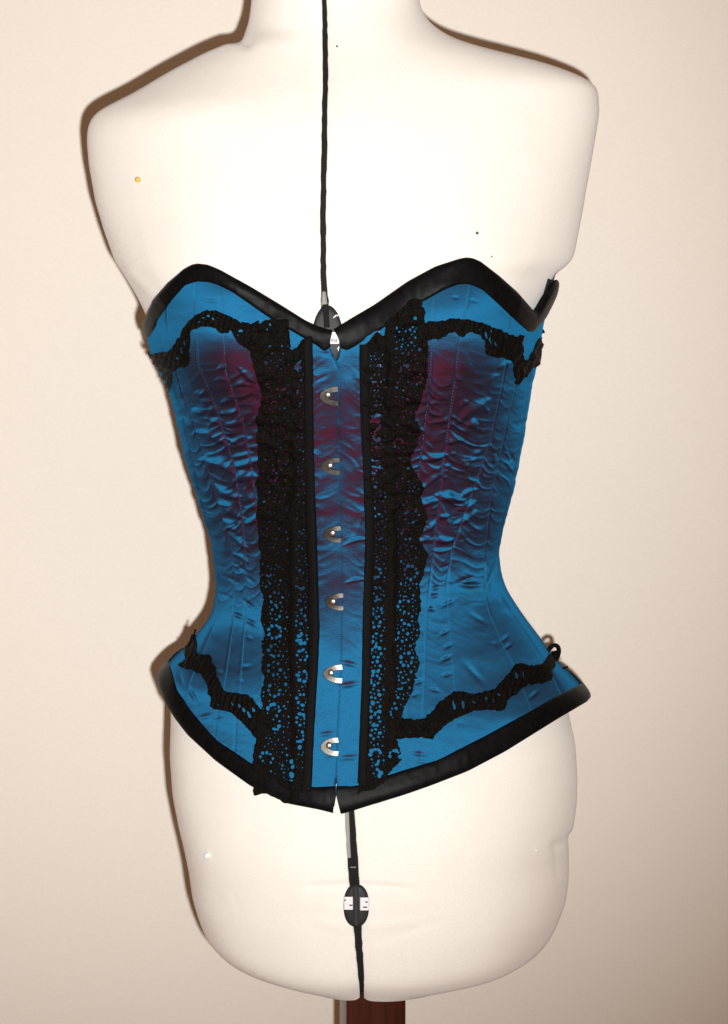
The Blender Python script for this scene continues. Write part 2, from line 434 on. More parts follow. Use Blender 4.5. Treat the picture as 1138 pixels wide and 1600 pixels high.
# size dials set in the centre gap
dial = disc_patch('dial_wheel', 512, 527, 24, 50, -0.001, 0.0022, M_PLASTIC, form, body, dome=0.0006)
dial['label'] = 'dark grey dial wheel at the bust, half hidden by the corset'
strip('ridge', [(508.5, 476), (511, 512)], 4.5, 0.0016, 0.0010, M_LINING, dial, body)
strip('dial_stem', [(506.5, 456), (507, 478)], [2.8, 5.5], -0.001, 0.0022, M_GREY, form, body)
lab = strip('label_plate', [(522.5, 519), (522.5, 537)], [8, 8], 0.0020, 0.0008, M_LABEL, dial, body)
strip('mark', [(530, 541), (529, 548)], [0.9, 0.7], 0.0012, 0.0014, M_LABEL, dial, body, 5)
strip('mark', [(527, 544), (530, 544.5)], [.8, .6], 0.0014, 0.0014, M_LABEL, dial, body, 4)
strip('mark', [(521, 497), (526, 492.5), (529, 494)], [.8, 1.2, .8], 0.0012, 0.0012, M_LABEL, dial, body, 6)

def lettering(txt, cx, cy, size, off, parent, mat=M_INK):
    fc = bpy.data.curves.new('lettering', 'FONT'); fc.body = txt; fc.size = size * S; fc.align_x = 'CENTER'; fc.align_y = 'CENTER'
    fc.extrude = 0.00005; fc.offset = 0.00004
    t = bpy.data.objects.new('lettering', fc); COL.objects.link(t)
    dg = bpy.context.evaluated_depsgraph_get()
    me = bpy.data.meshes.new_from_object(t.evaluated_get(dg)); bpy.data.objects.remove(t)
    me.materials.clear(); me.materials.append(mat)
    o = bpy.data.objects.new('lettering', me); COL.objects.link(o); o.parent = parent
    p = body.at(np.array([cx]), np.array([cy]), np.array([off]))[0]
    o.location = p; o.rotation_euler = (math.pi / 2, 0, 0)
    return o
lettering('ins', 522.5, 531.5, 8.5, 0.0031, dial)

dial2 = disc_patch('dial_wheel', 557, 1415, 20, 33, -0.001, 0.0020, M_PLASTIC, form, body, power=2.3, dome=0.0010)
dial2['label'] = 'black dial wheel with white labels below the corset'
strip('ridge', [(556, 1384), (557, 1444)], 4.6, 0.0014, 0.0012, M_PLASTIC, dial2, body)
for (x, y), mk in (((545, 1410), [(540, 1405, 1.3), (549, 1413, 2.6)]), ((570, 1411), [(573, 1408, 2.0), (571, 1416, 3.2)])):
    l2 = strip('label_plate', [(x, y - 10), (x, y + 10)], [7.2, 7.2], 0.0017, 0.0008, M_LABEL, dial2, body, 8)
    for mx, my, ml in mk:
        strip('mark', [(mx - ml, my), (mx + ml, my)], [1.0, 1.0], 0.0024, 0.0004, M_INK, dial2, body, 4)
strip('gap_slide', [(541.5, 1268), (543.5, 1320), (545, 1342)], [3.2, 3.4, 3.0], -0.0058, 0.0012, M_GREY, form, body)
strip('gap_slide', [(547, 1357), (556, 1357)], [0.8, 0.8], -0.0050, 0.0010, M_GREY, form, body, 6)
# side adjuster under the right arm
strip('side_adjuster', [(861, 436), (855, 460), (848, 482)], [5, 6, 5], 0.0, 0.0016, M_PLASTIC, form, body)
strip('label_plate', [(852, 455), (857, 458)], [3.5, 2.0], 0.0016, 0.0008, M_LABEL, form, body, 5)

# ------------------------------------------------------------------ corset
corset = empty('corset', 'blue and burgundy shot taffeta overbust corset with black lace and steel busk', 'corset')

T_OUT = curve([(150, 560), (222, 516), (228, 500), (241, 469), (263, 443), (289, 421), (300, 415), (309, 413), (326, 415), (345, 423), (390, 448), (440, 478), (478, 502), (497, 511), (516, 517),
               (522, 516), (540, 505), (587, 477), (637, 442), (680, 418), (714, 407), (727, 404), (738, 405), (750, 410), (780, 433), (807, 457), (825.5, 478), (833, 487), (838, 488), (843, 481), (848, 472), (854, 462), (900, 400)])
T_IN = curve([(150, 590), (230, 532), (241, 516), (247, 500), (268, 470), (289, 446), (307, 440), (326, 441), (342, 446), (364, 457), (418, 495), (450, 514), (472, 527), (497, 541), (507, 551), (514, 545), (522, 535),
              (530, 540), (539, 550), (563, 538), (610, 505), (660, 472), (694, 453), (718, 444), (734, 444), (754, 453), (784, 480), (814, 508), (826, 518), (833, 519), (841, 511), (849, 500), (856, 486), (900, 440)])
H_OUT = curve([(150, 1000), (244, 1046), (247, 1062), (261, 1100), (275, 1122), (294, 1147), (338, 1188), (392, 1227), (449, 1254), (500, 1264), (522, 1269), (527, 1271), (534, 1270), (552, 1265),
               (633, 1240), (676, 1225), (732, 1203), (789, 1173), (873, 1121), (916, 1096), (922, 1089), (980, 1060)])
H_IN = curve([(150, 970), (252, 1020), (266, 1038), (277, 1078), (299, 1111), (338, 1156), (395, 1194), (440, 1216), (489, 1230), (523, 1228), (527, 1228), (560, 1226), (622, 1206), (685, 1187), (761, 1148), (831, 1110), (865, 1090), (901, 1072), (915, 1066), (980, 1030)])
EDGE_L = curve([(519, 400), (519, 516), (519.5, 520), (516, 533), (517, 545), (525.5, 563), (530.5, 575), (531, 700), (535, 850), (537, 940), (535, 1050), (529, 1160), (527, 1215), (524.5, 1228), (526.0, 1240), (524.5, 1246), (521, 1269), (520, 1300)], 1)
EDGE_R = curve([(522, 400), (522, 516), (525, 521), (530, 530), (533.5, 542), (530.5, 557), (526.5, 564), (528, 575), (529, 700), (533, 850), (535, 940), (533, 1050), (527, 1160), (526, 1215), (527, 1228), (526.4, 1240), (527.5, 1246), (533, 1269), (535, 1300)], 1)

# boundaries theta-wise: columns for the edges
THS = np.concatenate([np.linspace(-math.pi, -1.56, 60), np.linspace(-1.55, 1.55, 900), np.linspace(1.56, math.pi, 60)])
front = np.abs(THS) <= 1.551
def edge_z(cv, lo, hi, back):                              # back: list of (theta, row)
    z = np.zeros_like(THS)
    z[front] = cors.z_on(THS[front], cv, lo, hi)
    b = np.array(back); zz = zrow(b[:, 1])
    i0 = np.argmax(front); i1 = len(THS) - 1 - np.argmax(front[::-1])
    tl_ = [t for t in b[:, 0] if t < -1.56]; tr_ = [t for t in b[:, 0] if t > 1.56]
    zl = zz[b[:, 0] < -1.56]; zr = zz[b[:, 0] > 1.56]
    z[:i0] = np.interp(THS[:i0], tl_ + [THS[i0]], list(zl) + [z[i0]])
    z[i1 + 1:] = np.interp(THS[i1 + 1:], [THS[i1]] + tr_, [z[i1]] + list(zr))
    return z
zTo = edge_z(T_OUT, 380, 640, [(-math.pi, 470), (-2.2, 480), (-1.8, 500), (1.75, 440), (2.0, 426), (2.4, 426), (math.pi, 440)])
zTi = edge_z(T_IN, 400, 660, [(-math.pi, 497), (-2.2, 507), (-1.8, 526), (1.75, 468), (2.0, 454), (2.4, 454), (math.pi, 468)])
zHo = edge_z(H_OUT, 960, 1330, [(-math.pi, 1070), (-2.2, 1060), (-1.8, 1050), (1.8, 1080), (2.2, 1085), (math.pi, 1075)])
def soften(z, sg=4.0):
    k = np.exp(-0.5 * (np.arange(-14, 15) / sg) ** 2); k /= k.sum()
    o = z.copy(); zz = np.convolve(np.pad(z, 14, mode='edge'), k, 'valid'); m = np.abs(THS) < 1.45; o[m] = zz[m]; return o
zHi = edge_z(H_IN, 930, 1300, [(-math.pi, 1042), (-2.2, 1032), (-1.8, 1022), (1.8, 1052), (2.2, 1056), (math.pi, 1047)])

zTo, zTi, zHo, zHi = soften(zTo, 2.5), soften(zTi, 2.5), soften(zHo), soften(zHi)
SEAMS_L = [  # from the busk outwards, photo points
    [(452, 440), (450, 600), (455, 800), (458, 1000), (448, 1250)],
    [(344, 410), (350, 520), (354, 581), (366, 615), (379, 650), (392, 715), (403, 800), (412, 900), (413, 1000), (408, 1100), (398, 1240)],
    [(306, 410), (304, 500), (309, 568), (336, 634), (366, 726), (378, 800), (384, 880), (384, 930), (381, 980), (377, 1040), (371, 1110), (362, 1230)],
    [(256, 430), (262, 520), (283, 610), (302, 660), (317, 709), (334, 762), (356, 836), (366, 890), (366, 940), (362, 985), (353, 1050), (341, 1110), (325, 1230)],
    [(236, 440), (246, 520), (266, 580), (285, 640), (306, 740), (332, 843), (343, 895), (343, 935), (336, 970), (318, 1015), (298, 1060), (280, 1120)]]
SEAMS_R = [
    [(590, 440), (596, 600), (600, 900), (597, 1250)],
    [(680, 400), (677, 520), (673, 594), (663, 680), (655, 737), (647, 850), (641, 1000), (632, 1230)],
    [(737, 400), (734, 457), (720, 527), (706, 634), (692, 734), (681, 832), (669, 937), (666, 990), (664, 1060), (658, 1220)],
    [(800, 440), (797, 520), (788, 594), (767, 687), (742, 760), (720, 818), (706, 860), (698, 911), (702, 964), (707, 1010), (713, 1100), (716, 1190)],
    [(830, 470), (822, 540), (806, 610), (792, 665), (780, 724), (767, 779), (759, 858), (757, 920), (768, 964), (793, 1020), (814, 1060), (835, 1120)],
    [(842, 470), (837, 530), (830, 580), (812, 690), (800, 750), (786, 810), (775, 860), (775, 905), (797, 955), (833, 1005), (868, 1062), (890, 1110)]]
ZS = np.linspace(zrow(1330.), zrow(380.), 260)
def seam_theta(pts): return cors.theta_on(ZS, curve(pts, 1))
thEL = cors.theta_on(ZS, EDGE_L); thER = cors.theta_on(ZS, EDGE_R)

# folds pressed in the silk: bright leaf shapes traced as ridges (x0,y0,x1,y1,width) in photo pixels
FOLDS = []
for a in [(20, 400, 110, 580, 34), (190, 520, 350, 480, 30), (290, 570, 350, 540, 26), (310, 690, 420, 660, 40), (110, 820, 290, 790, 42), (410, 490, 620, 330, 60), (420, 380, 470, 340, 34), (180, 360, 260, 370, 24),
          (530, 790, 650, 720, 34), (500, 850, 545, 815, 22), (100, 1070, 280, 930, 36), (270, 960, 310, 985, 30), (240, 1120, 430, 1150, 56), (430, 1130, 550, 1080, 32), (80, 1210, 230, 1160, 46), (400, 1240, 530, 1180, 42),
          (380, 1360, 530, 1270, 38), (100, 1430, 220, 1330, 34), (210, 1490, 350, 1490, 40), (80, 1510, 190, 1500, 36), (140, 690, 190, 740, 26), (810, 860, 880, 950, 26), (800, 780, 850, 830, 20), (660, 180, 730, 130, 26),
          (740, 70, 840, 20, 30), (400, 130, 440, 170, 34), (380, 230, 410, 245, 24), (480, 530, 560, 520, 50), (620, 430, 660, 420, 24), (590, 610, 610, 590, 20), (700, 800, 690, 860, 30), (240, 1300, 320, 1300, 30), (300, 890, 340, 880, 24),
          (340, 780, 380, 780, 24), (440, 880, 480, 870, 26), (200, 1590, 330, 1580, 26), (780, 980, 840, 1060, 20)]:
    FOLDS.append((640 + a[0] / 5.333, 560 + a[1] / 5.333, 640 + a[2] / 5.333, 560 + a[3] / 5.333, a[4] / 5.333))
for a in [(460, 160, 560, 90, 26), (490, 190, 600, 180, 24), (480, 265, 610, 245, 28), (400, 320, 490, 290, 24), (390, 390, 520, 370, 30), (300, 430, 410, 470, 26), (440, 475, 570, 440, 30), (600, 480, 680, 390, 24), (250, 520, 440, 590, 56),
          (480, 610, 580, 565, 28), (590, 580, 640, 570, 26), (490, 715, 620, 685, 30), (290, 720, 490, 800, 56), (510, 770, 690, 710, 46), (510, 870, 650, 840, 50), (390, 930, 540, 1000, 44), (400, 1020, 560, 1150, 46), (570, 1120, 690, 1050, 32),
          (440, 1180, 520, 1250, 36), (590, 1200, 690, 1140, 34), (490, 1290, 610, 1390, 34), (510, 1430, 600, 1490, 26), (200, 365, 290, 370, 36), (220, 240, 300, 230, 28), (260, 295, 340, 300, 24), (360, 150, 440, 145, 24), (560, 70, 650, 150, 36),
          (600, 640, 670, 630, 26), (380, 60, 440, 50, 30), (420, 1260, 470, 1230, 24)]:
    FOLDS.append((260 + a[0] / 4.704, 560 + a[1] / 4.704, 260 + a[2] / 4.704, 560 + a[3] / 4.704, a[4] / 4.704))
for a in [(540, 848, 570, 840, 4.5), (541, 908, 566, 903, 4)]:
    FOLDS.append(a)
DENTS = [(512, 553, 22, 1, .35), (673, 951, 10, -3, .6), (694.5, 989, 13, -7, .8), (701.5, 1009, 12, -6, .7), (697, 1029, 15, -7, .9), (699, 1054, 13, -4, .6), (679, 1078, 12, 3, .7), (741, 1052, 22, 26, 1.2), (789, 998, 10, -8, .7), (794, 1010, 10, -8, .8), (773, 1006, 7, 4, .5),
         (654, 1066, 12, -5, .6), (648, 1086, 12, -4, .6), (656, 1178, 16, 2, .8), (734, 914, 30, 2, 1.7), (727, 906, 22, -8, 1.0), (747, 966, 22, 14, 1.0), (768, 900, 8, -30, 1.0), (372, 962, 14, 5, .8), (388, 944, 14, 12, .8), (393, 973, 13, 8, .8), (390, 997, 9, 2, .6),
         (384, 1042, 13, -3, .7), (376, 1065, 8, 2, .5), (344, 1051, 10, 2, .7), (695, 886, 14, -6, .6), (680, 919, 10, -3, .7), (679, 931, 12, -2, .8), (675, 952, 10, 3, .6), (700, 943, 16, -8, .7), (720, 842, 12, -3, .5), (800, 715, 10, 16, .8), (805, 745, 8, 14, .8),
         (380, 890, 16, 14, .7), (362, 905, 20, 10, .5), (390, 905, 12, 10, .6), (352, 930, 16, 8, .5), (700, 506, 16, 2, .4), (545, 1037, 18, 4, .7), (545, 1070, 22, -4, .8), (515, 1180, 16, -4, .3), (545, 1184, 26, -2, .5), (510, 1147, 20, -3, .5), (720, 1130, 14, 6, .3), (660, 1190, 18, 3, .4),
         (712, 465, 10, 1, .4), (740, 470, 12, 2, .3), (330, 470, 20, 2, .3), (500, 592, 18, -10, .6), (835, 1085, 14, -12, .6), (300, 1085, 10, 20, .9), (320, 1120, 18, -6, .7), (340, 1125, 14, -4, .5), (282, 1060, 8, 14, .8), (800, 960, 16, 10, .7), (785, 935, 8, 16, .7)]

def relief(u, v, q):
    """height of the silk above its smooth shape, metres; u, v photo columns and rows, q 0..1 across a panel"""
    h = np.zeros_like(u)
    for x0, y0, x1, y1, wd in FOLDS:
        sg = wd / 1.9
        m = (np.abs(u - (x0 + x1) / 2) < abs(x1 - x0) / 2 + 3 * sg + 8) & (np.abs(v - (y0 + y1) / 2) < abs(y1 - y0) / 2 + 4 * sg + 8)
        if not m.any(): continue
        uu, vv = u[m], v[m]; dx, dy = x1 - x0, y1 - y0; L = math.hypot(dx, dy)
        t = ((uu - x0) * dx + (vv - y0) * dy) / L ** 2
        nx, ny = -dy / L, dx / L
        if ny < 0: nx, ny = -nx, -ny
        bow = 0.10 * L * (4 * (t - .5) ** 2 - 1) * math.sin(x0 * 3.1 + y0)      # folds are never straight
        d = (uu - x0) * nx + (vv - y0) * ny - 0.9 * sg - bow                     # crest lies below the lit facet
        tp = np.clip(1 - ((t - .5) / .72) ** 2, 0, 1) ** 0.9
        se = sg * tp + 0.3
        k = np.where(d < 0, np.clip(1 + d / (2.3 * se), 0, 1), np.clip(1 - d / (1.7 * se), 0, 1))
        k = k * k * (2.6 - 1.6 * k)
        h[m] += tp * 0.72 * min(sg, 0.28 * L) * 0.475 * k
    for x, y, wx, wy, a in DENTS:
        L = math.hypot(wx, wy); ax, ay = wx / L, wy / L
        m = (np.abs(u - x) < L * 2) & (np.abs(v - y) < L * 2)
        if not m.any(): continue
        t = ((u[m] - x) * ax + (v[m] - y) * ay) / (L * .5); d = (-(u[m] - x) * ay + (v[m] - y) * ax) / (1.6 + L * .07)
        h[m] -= a * 0.9 * np.exp(-t * t - d * d)
    env = np.interp(v, [430, 550, 590, 800, 870, 1000, 1200], [.10, .25, .8, .8, .45, .25, .12])
    mid = np.exp(-((u - 528) / 34.) ** 2)
    h += 1.3 * mid * vnoise(u / 40. + 3, v / 30. + 5) * np.interp(v, [540, 580, 860, 950], [0.2, 1, 1, .2])
    # continuous puckers running across each panel, pulled into shallow chevrons by the boning
    pk = np.interp(v, [540, 590, 640, 800, 880, 960, 1200], [0, .5, 1, 1, .45, .16, .08]) * (1 - .85 * mid) * np.interp(u, [275, 325, 735, 790], [.35, 1, 1, .3])
    sl = np.where(u < 528, 0.22, -0.26) * u
    wu = u + 9 * vnoise(u / 40., v / 40.); wv_ = v + sl + 8 * (((q - .5) * 2) ** 2 if not np.isscalar(q) else 0) + 7 * vnoise(u / 30. + 20, v / 30.)
    n1 = vnoise(wu / 34., wv_ / 13.); n2 = vnoise(wu / 20. + 70, wv_ / 8. + 15)
    h += pk * (0.95 * (1 - np.abs(n1)) ** 2 + 0.30 * (1 - np.abs(n2)) ** 2)
    h += env * (1 - .75 * mid) * (0.40 * vnoise(u / 22., v / 13.) + 0.12 * vnoise(u / 8. + 40, v / 5.)) + 0.25 * vnoise(u / 45. + 9, v / 38.)
    return h * 0.001

def panel(ta, tb, ncol, lift=0.0, stand=None, seam_a=True, seam_b=True, rows=520):
    q = np.linspace(0, 1, ncol)[None, :]; vv = np.linspace(0, 1, rows)[:, None]
    fa = ta if callable(ta) else (lambda z: np.interp(z, ZS, ta)); fb = tb if callable(tb) else (lambda z: np.interp(z, ZS, tb))
    th = np.full((rows, ncol), 0.0) + (fa(zrow(800.)) * (1 - q) + fb(zrow(800.)) * q)
    z = zrow(520.) + (zrow(1150.) - zrow(520.)) * vv + 0 * q
    for k in range(40):
        zt = np.interp(th, THS, zTo) - 0.004; zh = np.interp(th, THS, zHo) + 0.004
        zn = zt + (zh - zt) * vv
        z = 0.5 * z + 0.5 * zn
        tn = fa(z) * (1 - q) + fb(z) * q
        th = 0.5 * th + 0.5 * tn
    u, v = project(cors.raw(th, z))
    wpx = (fb(z) - fa(z)) * 280                             # approx. panel width in photo pixels
    ea = q * wpx; eb = (1 - q) * wpx
    off = relief(u, v, q) * (np.cos(th) > 0.02)
    damp = np.ones_like(off)
    if seam_a: damp = damp * (1 - 0.45 * np.exp(-(ea / 3.) ** 2)); off = off * 1.0
    if seam_b: damp = damp * (1 - 0.45 * np.exp(-(eb / 3.) ** 2))
    off = off * damp
    if seam_a: off -= 0.0005 * np.exp(-(ea / 2.2) ** 2)
    if seam_b: off -= 0.0005 * np.exp(-(eb / 2.2) ** 2)
    if stand == 'b': off -= 0.0015 * np.exp(-(eb / 1.7) ** 2)
    if stand == 'a': off -= 0.0006 * np.exp(-(ea / 1.6) ** 2)
    off = off + lift
    P = cors.P(th, z, off)
    if stand == 'a': P = np.concatenate([cors.P(th[:, 0], z[:, 0], off[:, 0] - 0.0014)[:, None, :], P], 1)
    if stand == 'b': P = np.concatenate([P, cors.P(th[:, -1], z[:, -1], off[:, -1] - 0.0014)[:, None, :]], 1)
    nr, nc = P.shape[:2]
    return make('silk_panel', P.reshape(-1, 3), grid_faces(nr, nc), M_TAF, corset)

bl = [thEL] + [seam_theta(s) for s in SEAMS_L]
for k in range(len(bl) - 1, 0, -1): bl[k] = np.minimum(bl[k], bl[k - 1] - 0.004) if k == 0 else bl[k]
for k in range(1, len(bl)): bl[k] = np.minimum(bl[k], bl[k - 1] - 0.006)
br = [thER] + [seam_theta(s) for s in SEAMS_R]
for k in range(1, len(br)): br[k] = np.maximum(br[k], br[k - 1] + 0.006)
for k in range(5):
    panel(bl[k + 1], bl[k], 60 if k in (0, 1) else 46, 0.0, 'b' if k == 0 else None, True, k > 0)
for k in range(6):
    panel(br[k], br[k + 1], 60 if k in (0, 1, 2) else 44, 0.0013 if k == 0 else 0.0, 'a' if k == 0 else None, k > 0, True)
panel(lambda z: -math.pi + 0 * z, bl[5], 60, rows=260)
panel(br[6], lambda z: math.pi + 0 * z, 60, rows=260)

# bindings: padded black bands folded over the top edge and the hem
def binding(name, zo, zi, side, flip, label, seam_marks=()):
    ed = bl[0] if side < 0 else br[0]
    # the band starts at the busk edge: solve theta on the edge for outer and inner line
    t0 = float(np.interp(np.interp(0.0, THS, zo), ZS, ed))
    n = 520
    cs = [(-0.02, -2.2), (-0.05, -0.8), (-0.035, 0.5), (0.03, 1.5), (0.12, 2.1), (0.25, 2.5), (0.4, 2.55), (0.55, 2.4), (0.7, 2.15), (0.82, 1.9), (0.92, 1.5), (0.98, 0.9), (1.0, -0.4)]
    q = np.linspace(0, 1, n) ** 0.95
    P = []
    for c, o in cs:
        th = t0 + side * q * (math.pi - abs(t0))
        for _ in range(3):
            z = np.interp(th, THS, zo) * (1 - c) + np.interp(th, THS, zi) * c
            e = np.interp(z, ZS, ed)
            th = e + side * q * (math.pi - np.abs(e))
        z = np.interp(th, THS, zo) * (1 - c) + np.interp(th, THS, zi) * c
        u, v = project(cors.raw(th, z))
        wob = 0.35 * vnoise(u / 26. + side * 7, v / 26. + c) + 0.16 * vnoise(u / 7., v / 7. + 30)
        P.append(cors.P(th, z, (o + (wob if o > 0.6 else 0)) * 0.001 + (0.0011 if side > 0 else 0) * np.clip(1 - q * 30, 0, 1)))
    P = np.stack(P, 1)
    o = make(name, P.reshape(-1, 3), grid_faces(n, len(cs), flip), M_BIND, corset)
    o['label'] = label
    return o
binding('top_binding', zTo, zTi, -1, False, 'black padded band along the top edge, left of the busk')
binding('top_binding', zTo, zTi, 1, True, 'black padded band along the top edge, right of the busk')
binding('hem_binding', zHo, zHi, -1, True, 'black band along the hem, left of the busk')
binding('hem_binding', zHo, zHi, 1, False, 'black band along the hem, right of the busk')

# ------------------------------------------------------------------ steel busk: loops and studs
CL = [(499, 529, 603, 634, 513, 616), (501, 530, 714, 742, 516.5, 726.5), (506, 532, 821, 848, 520.6, 832), (508.5, 536, 926, 954, 521.5, 939), (505, 534, 1038, 1068, 518.2, 1051), (501, 528, 1152, 1182, 515.2, 1164.5)]
for x0, x1, y0, y1, sx, sy in CL:
    cy = (y0 + y1) / 2; n = 26
    vx, vy, vo = [], [], []
    prof_ = [(0, 0.0002), (0.02, 0.0011), (0.08, 0.0013), (0.92, 0.0013), (0.98, 0.0011), (1, 0.0002)]
    for i in range(n):
        a = math.pi / 2 + math.pi * i / (n - 1)
        ox, oy = x1 + (x1 - x0) * math.cos(a), cy - (y1 - y0) / 2 * math.sin(a)
        ix, iy = x1 + 1.5 + (x1 + 1.5 - sx + 1.5) * math.cos(a), cy - (y1 - y0) * 0.21 * math.sin(a)
        for t, o in prof_:
            vx.append(ox + (ix - ox) * t); vy.append(oy + (iy - oy) * t); vo.append(o - 0.0004 * max(0, math.cos(a) + 0.35))
    P = cors.at(np.array(vx), np.array(vy), np.array(vo))
    clasp = make('busk_clasp', P, grid_faces(n, 6, True), M_STEEL, corset, smooth=False)
    # stud: waisted neck and domed head
    p = cors.at(np.array([sx]), np.array([sy]))[0]; th, z, _ = cors.invert(np.array([sx]), np.array([sy]))
    nn = cors.N(th, z)[0]; t1 = np.cross(nn, [0, 0, 1.0]); t1 /= np.linalg.norm(t1); t2 = np.cross(nn, t1)
    pr = [(1.3, 0), (1.2, 1.4), (2.0, 1.8), (2.35, 2.3), (2.2, 2.9), (1.6, 3.4), (0.8, 3.65), (0.05, 3.72)]
    V = [p + nn * h * .001 + (t1 * math.cos(a) + t2 * math.sin(a)) * r * .001 for r, h in pr for a in np.linspace(0, 2 * math.pi, 20, endpoint=False)]
    make('stud', V, grid_faces(len(pr), 20, False, True), M_STUD, clasp)

# ------------------------------------------------------------------ lace
def in_poly(u, v, poly):
    r = np.zeros(u.shape, bool); n = len(poly)
    for i in range(n):
        x0, y0 = poly[i]; x1, y1 = poly[(i + 1) % n]
        c = ((y0 > v) != (y1 > v)) & (u < (x1 - x0) * (v - y0) / (y1 - y0 + 1e-9) + x0)
        r ^= c
    return r

def lace(name, inside, hole, height, box, label, step=1.25, mat=M_LACE, thick=0.0007, jit=1.0):
    x0, y0, x1, y1 = box
    nx, ny = int((x1 - x0) / step), int((y1 - y0) / step)
    cx = x0 + (np.arange(nx) + .5) * step; cy = y0 + (np.arange(ny) + .5) * step
    U, V = np.meshgrid(cx, cy)
    jx = U + jit * vnoise(U / 5., V / 5.) ; jy = V + jit * vnoise(U / 5. + 60, V / 5. + 20)
    keep = inside(jx, jy) & ~hole(jx, jy)
    gx = x0 + np.arange(nx + 1) * step; gy = y0 + np.arange(ny + 1) * step
    GU, GV = np.meshgrid(gx, gy)
    used = np.zeros((ny + 1, nx + 1), bool)
    ii, jj = np.nonzero(keep)
    for a, b in ((0, 0), (0, 1), (1, 0), (1, 1)): used[ii + a, jj + b] = True
    idx = -np.ones((ny + 1, nx + 1), int); idx[used] = np.arange(used.sum())
    F = np.stack([idx[ii, jj], idx[ii + 1, jj], idx[ii + 1, jj + 1], idx[ii, jj + 1]], 1)
    pu = GU[used].copy(); pv = GV[used].copy()
    # round off the stair-steps along every rim
    E = np.concatenate([F[:, [0, 1]], F[:, [1, 2]], F[:, [2, 3]], F[:, [3, 0]]]); Es = np.sort(E, 1)
    key = Es[:, 0].astype(np.int64) * (len(pu) + 1) + Es[:, 1]
    uq, inv, cnt = np.unique(key, return_inverse=True, return_counts=True)
    B = Es[cnt[inv] == 1]
    for _ in range(3):
        su = np.zeros_like(pu); sv = np.zeros_like(pv); c = np.zeros_like(pu)
        for a, b in ((0, 1), (1, 0)):
            np.add.at(su, B[:, a], pu[B[:, b]]); np.add.at(sv, B[:, a], pv[B[:, b]]); np.add.at(c, B[:, a], 1)
        m = c > 0
        pu[m] = 0.5 * pu[m] + 0.5 * su[m] / c[m]; pv[m] = 0.5 * pv[m] + 0.5 * sv[m] / c[m]
    th, z, err = cors.invert(pu, pv, 12)
    P = cors.P(th, z, height(pu, pv))
    ok = err < 3
    F = F[ok[F].all(1)]
    o = make(name, P, F.tolist(), mat, corset)
    sm = o.modifiers.new('thickness', 'SOLIDIFY'); sm.thickness = thick; sm.offset = -1
    o['label'] = label
    return o

def rings(lst):                                             # little eyelet flowers: (x, y, ring radius, hole radius, count, start, gap)
    H = []
    for x, y, R, r, n, a0, sp in lst:
        for k in range(n):
            a = a0 + sp * k
            H.append((x + R * math.cos(a) * 0.92 + rng.uniform(-.8, .8), y + R * math.sin(a) + rng.uniform(-.8, .8), r * rng.uniform(.7, 1.12)))
    return H
def hole_fn(H, polys=()):
    A = np.array(H)
    def f(u, v):
        r = np.zeros(u.shape, bool)
        for x, y, rr in A:
            m = np.s_[:, :]
            j0 = np.searchsorted(u[0], x - rr - 4); j1 = np.searchsorted(u[0], x + rr + 4)
            i0 = np.searchsorted(v[:, 0], y - rr - 4); i1 = np.searchsorted(v[:, 0], y + rr + 4)
            if j1 <= j0 or i1 <= i0: continue
            r[i0:i1, j0:j1] |= (u[i0:i1, j0:j1] - x) ** 2 + (v[i0:i1, j0:j1] - y) ** 2 < rr * rr
        for p in polys: r |= in_poly(u, v, p)
        return r
    return f

TAU = 2 * math.pi
def smooth_curve(cv, sg=5.5):
    y = np.arange(380., 1340.); k = np.exp(-0.5 * (np.arange(-14, 15) / sg) ** 2); k /= k.sum()
    x = np.convolve(np.pad(cv(y), 14, mode='edge'), k, 'valid')
    return lambda v: np.interp(v, y, x)
def flower(x, y, R=9.5, r=2.9, n=8): return (x, y, R, r, n, rng.uniform(0, 1), TAU / n)
def part(x, y, R, r, n, a0): return (x, y, R, r, n, a0, 0.75)

# left gathered lace
inL = curve([(486, 480), (488, 540), (489, 640), (490, 700), (495, 850), (499, 980), (496, 1050), (490, 1150), (486, 1232), (485, 1280)], 1)
outL = curve([(396, 500), (392, 520), (390, 538), (393, 563), (402, 580), (404, 600), (412, 618), (407, 634), (402, 662), (407, 698), (405, 714), (409, 735), (402, 756), (408, 775), (405, 790), (407, 812), (405, 824), (411, 838), (403, 849), (412, 866), (409, 900), (410, 919), (417, 939),
              (411, 955), (411, 967), (416, 990), (410, 1008), (416, 1024), (409, 1045), (416, 1064), (409, 1081), (412, 1104), (404, 1130), (402, 1154), (397, 1177), (397, 1205), (399, 1244), (405, 1250)], 1)
topL = curve([(380, 510), (394, 506), (402, 509), (410, 502), (425, 498), (450, 500), (452, 522), (453, 545), (456, 548), (464, 543), (470, 532), (478, 526), (486, 524), (495, 530)])
botL = curve([(390, 1236), (400, 1243), (417, 1240), (432, 1246), (447, 1256), (467, 1255), (480, 1252), (500, 1252)])
outL = smooth_curve(outL); insL = lambda u, v: (u < inL(v)) & (u > outL(v) + 1.3 * vnoise(v / 4., 2.)) & (v > topL(u)) & (v < botL(u))
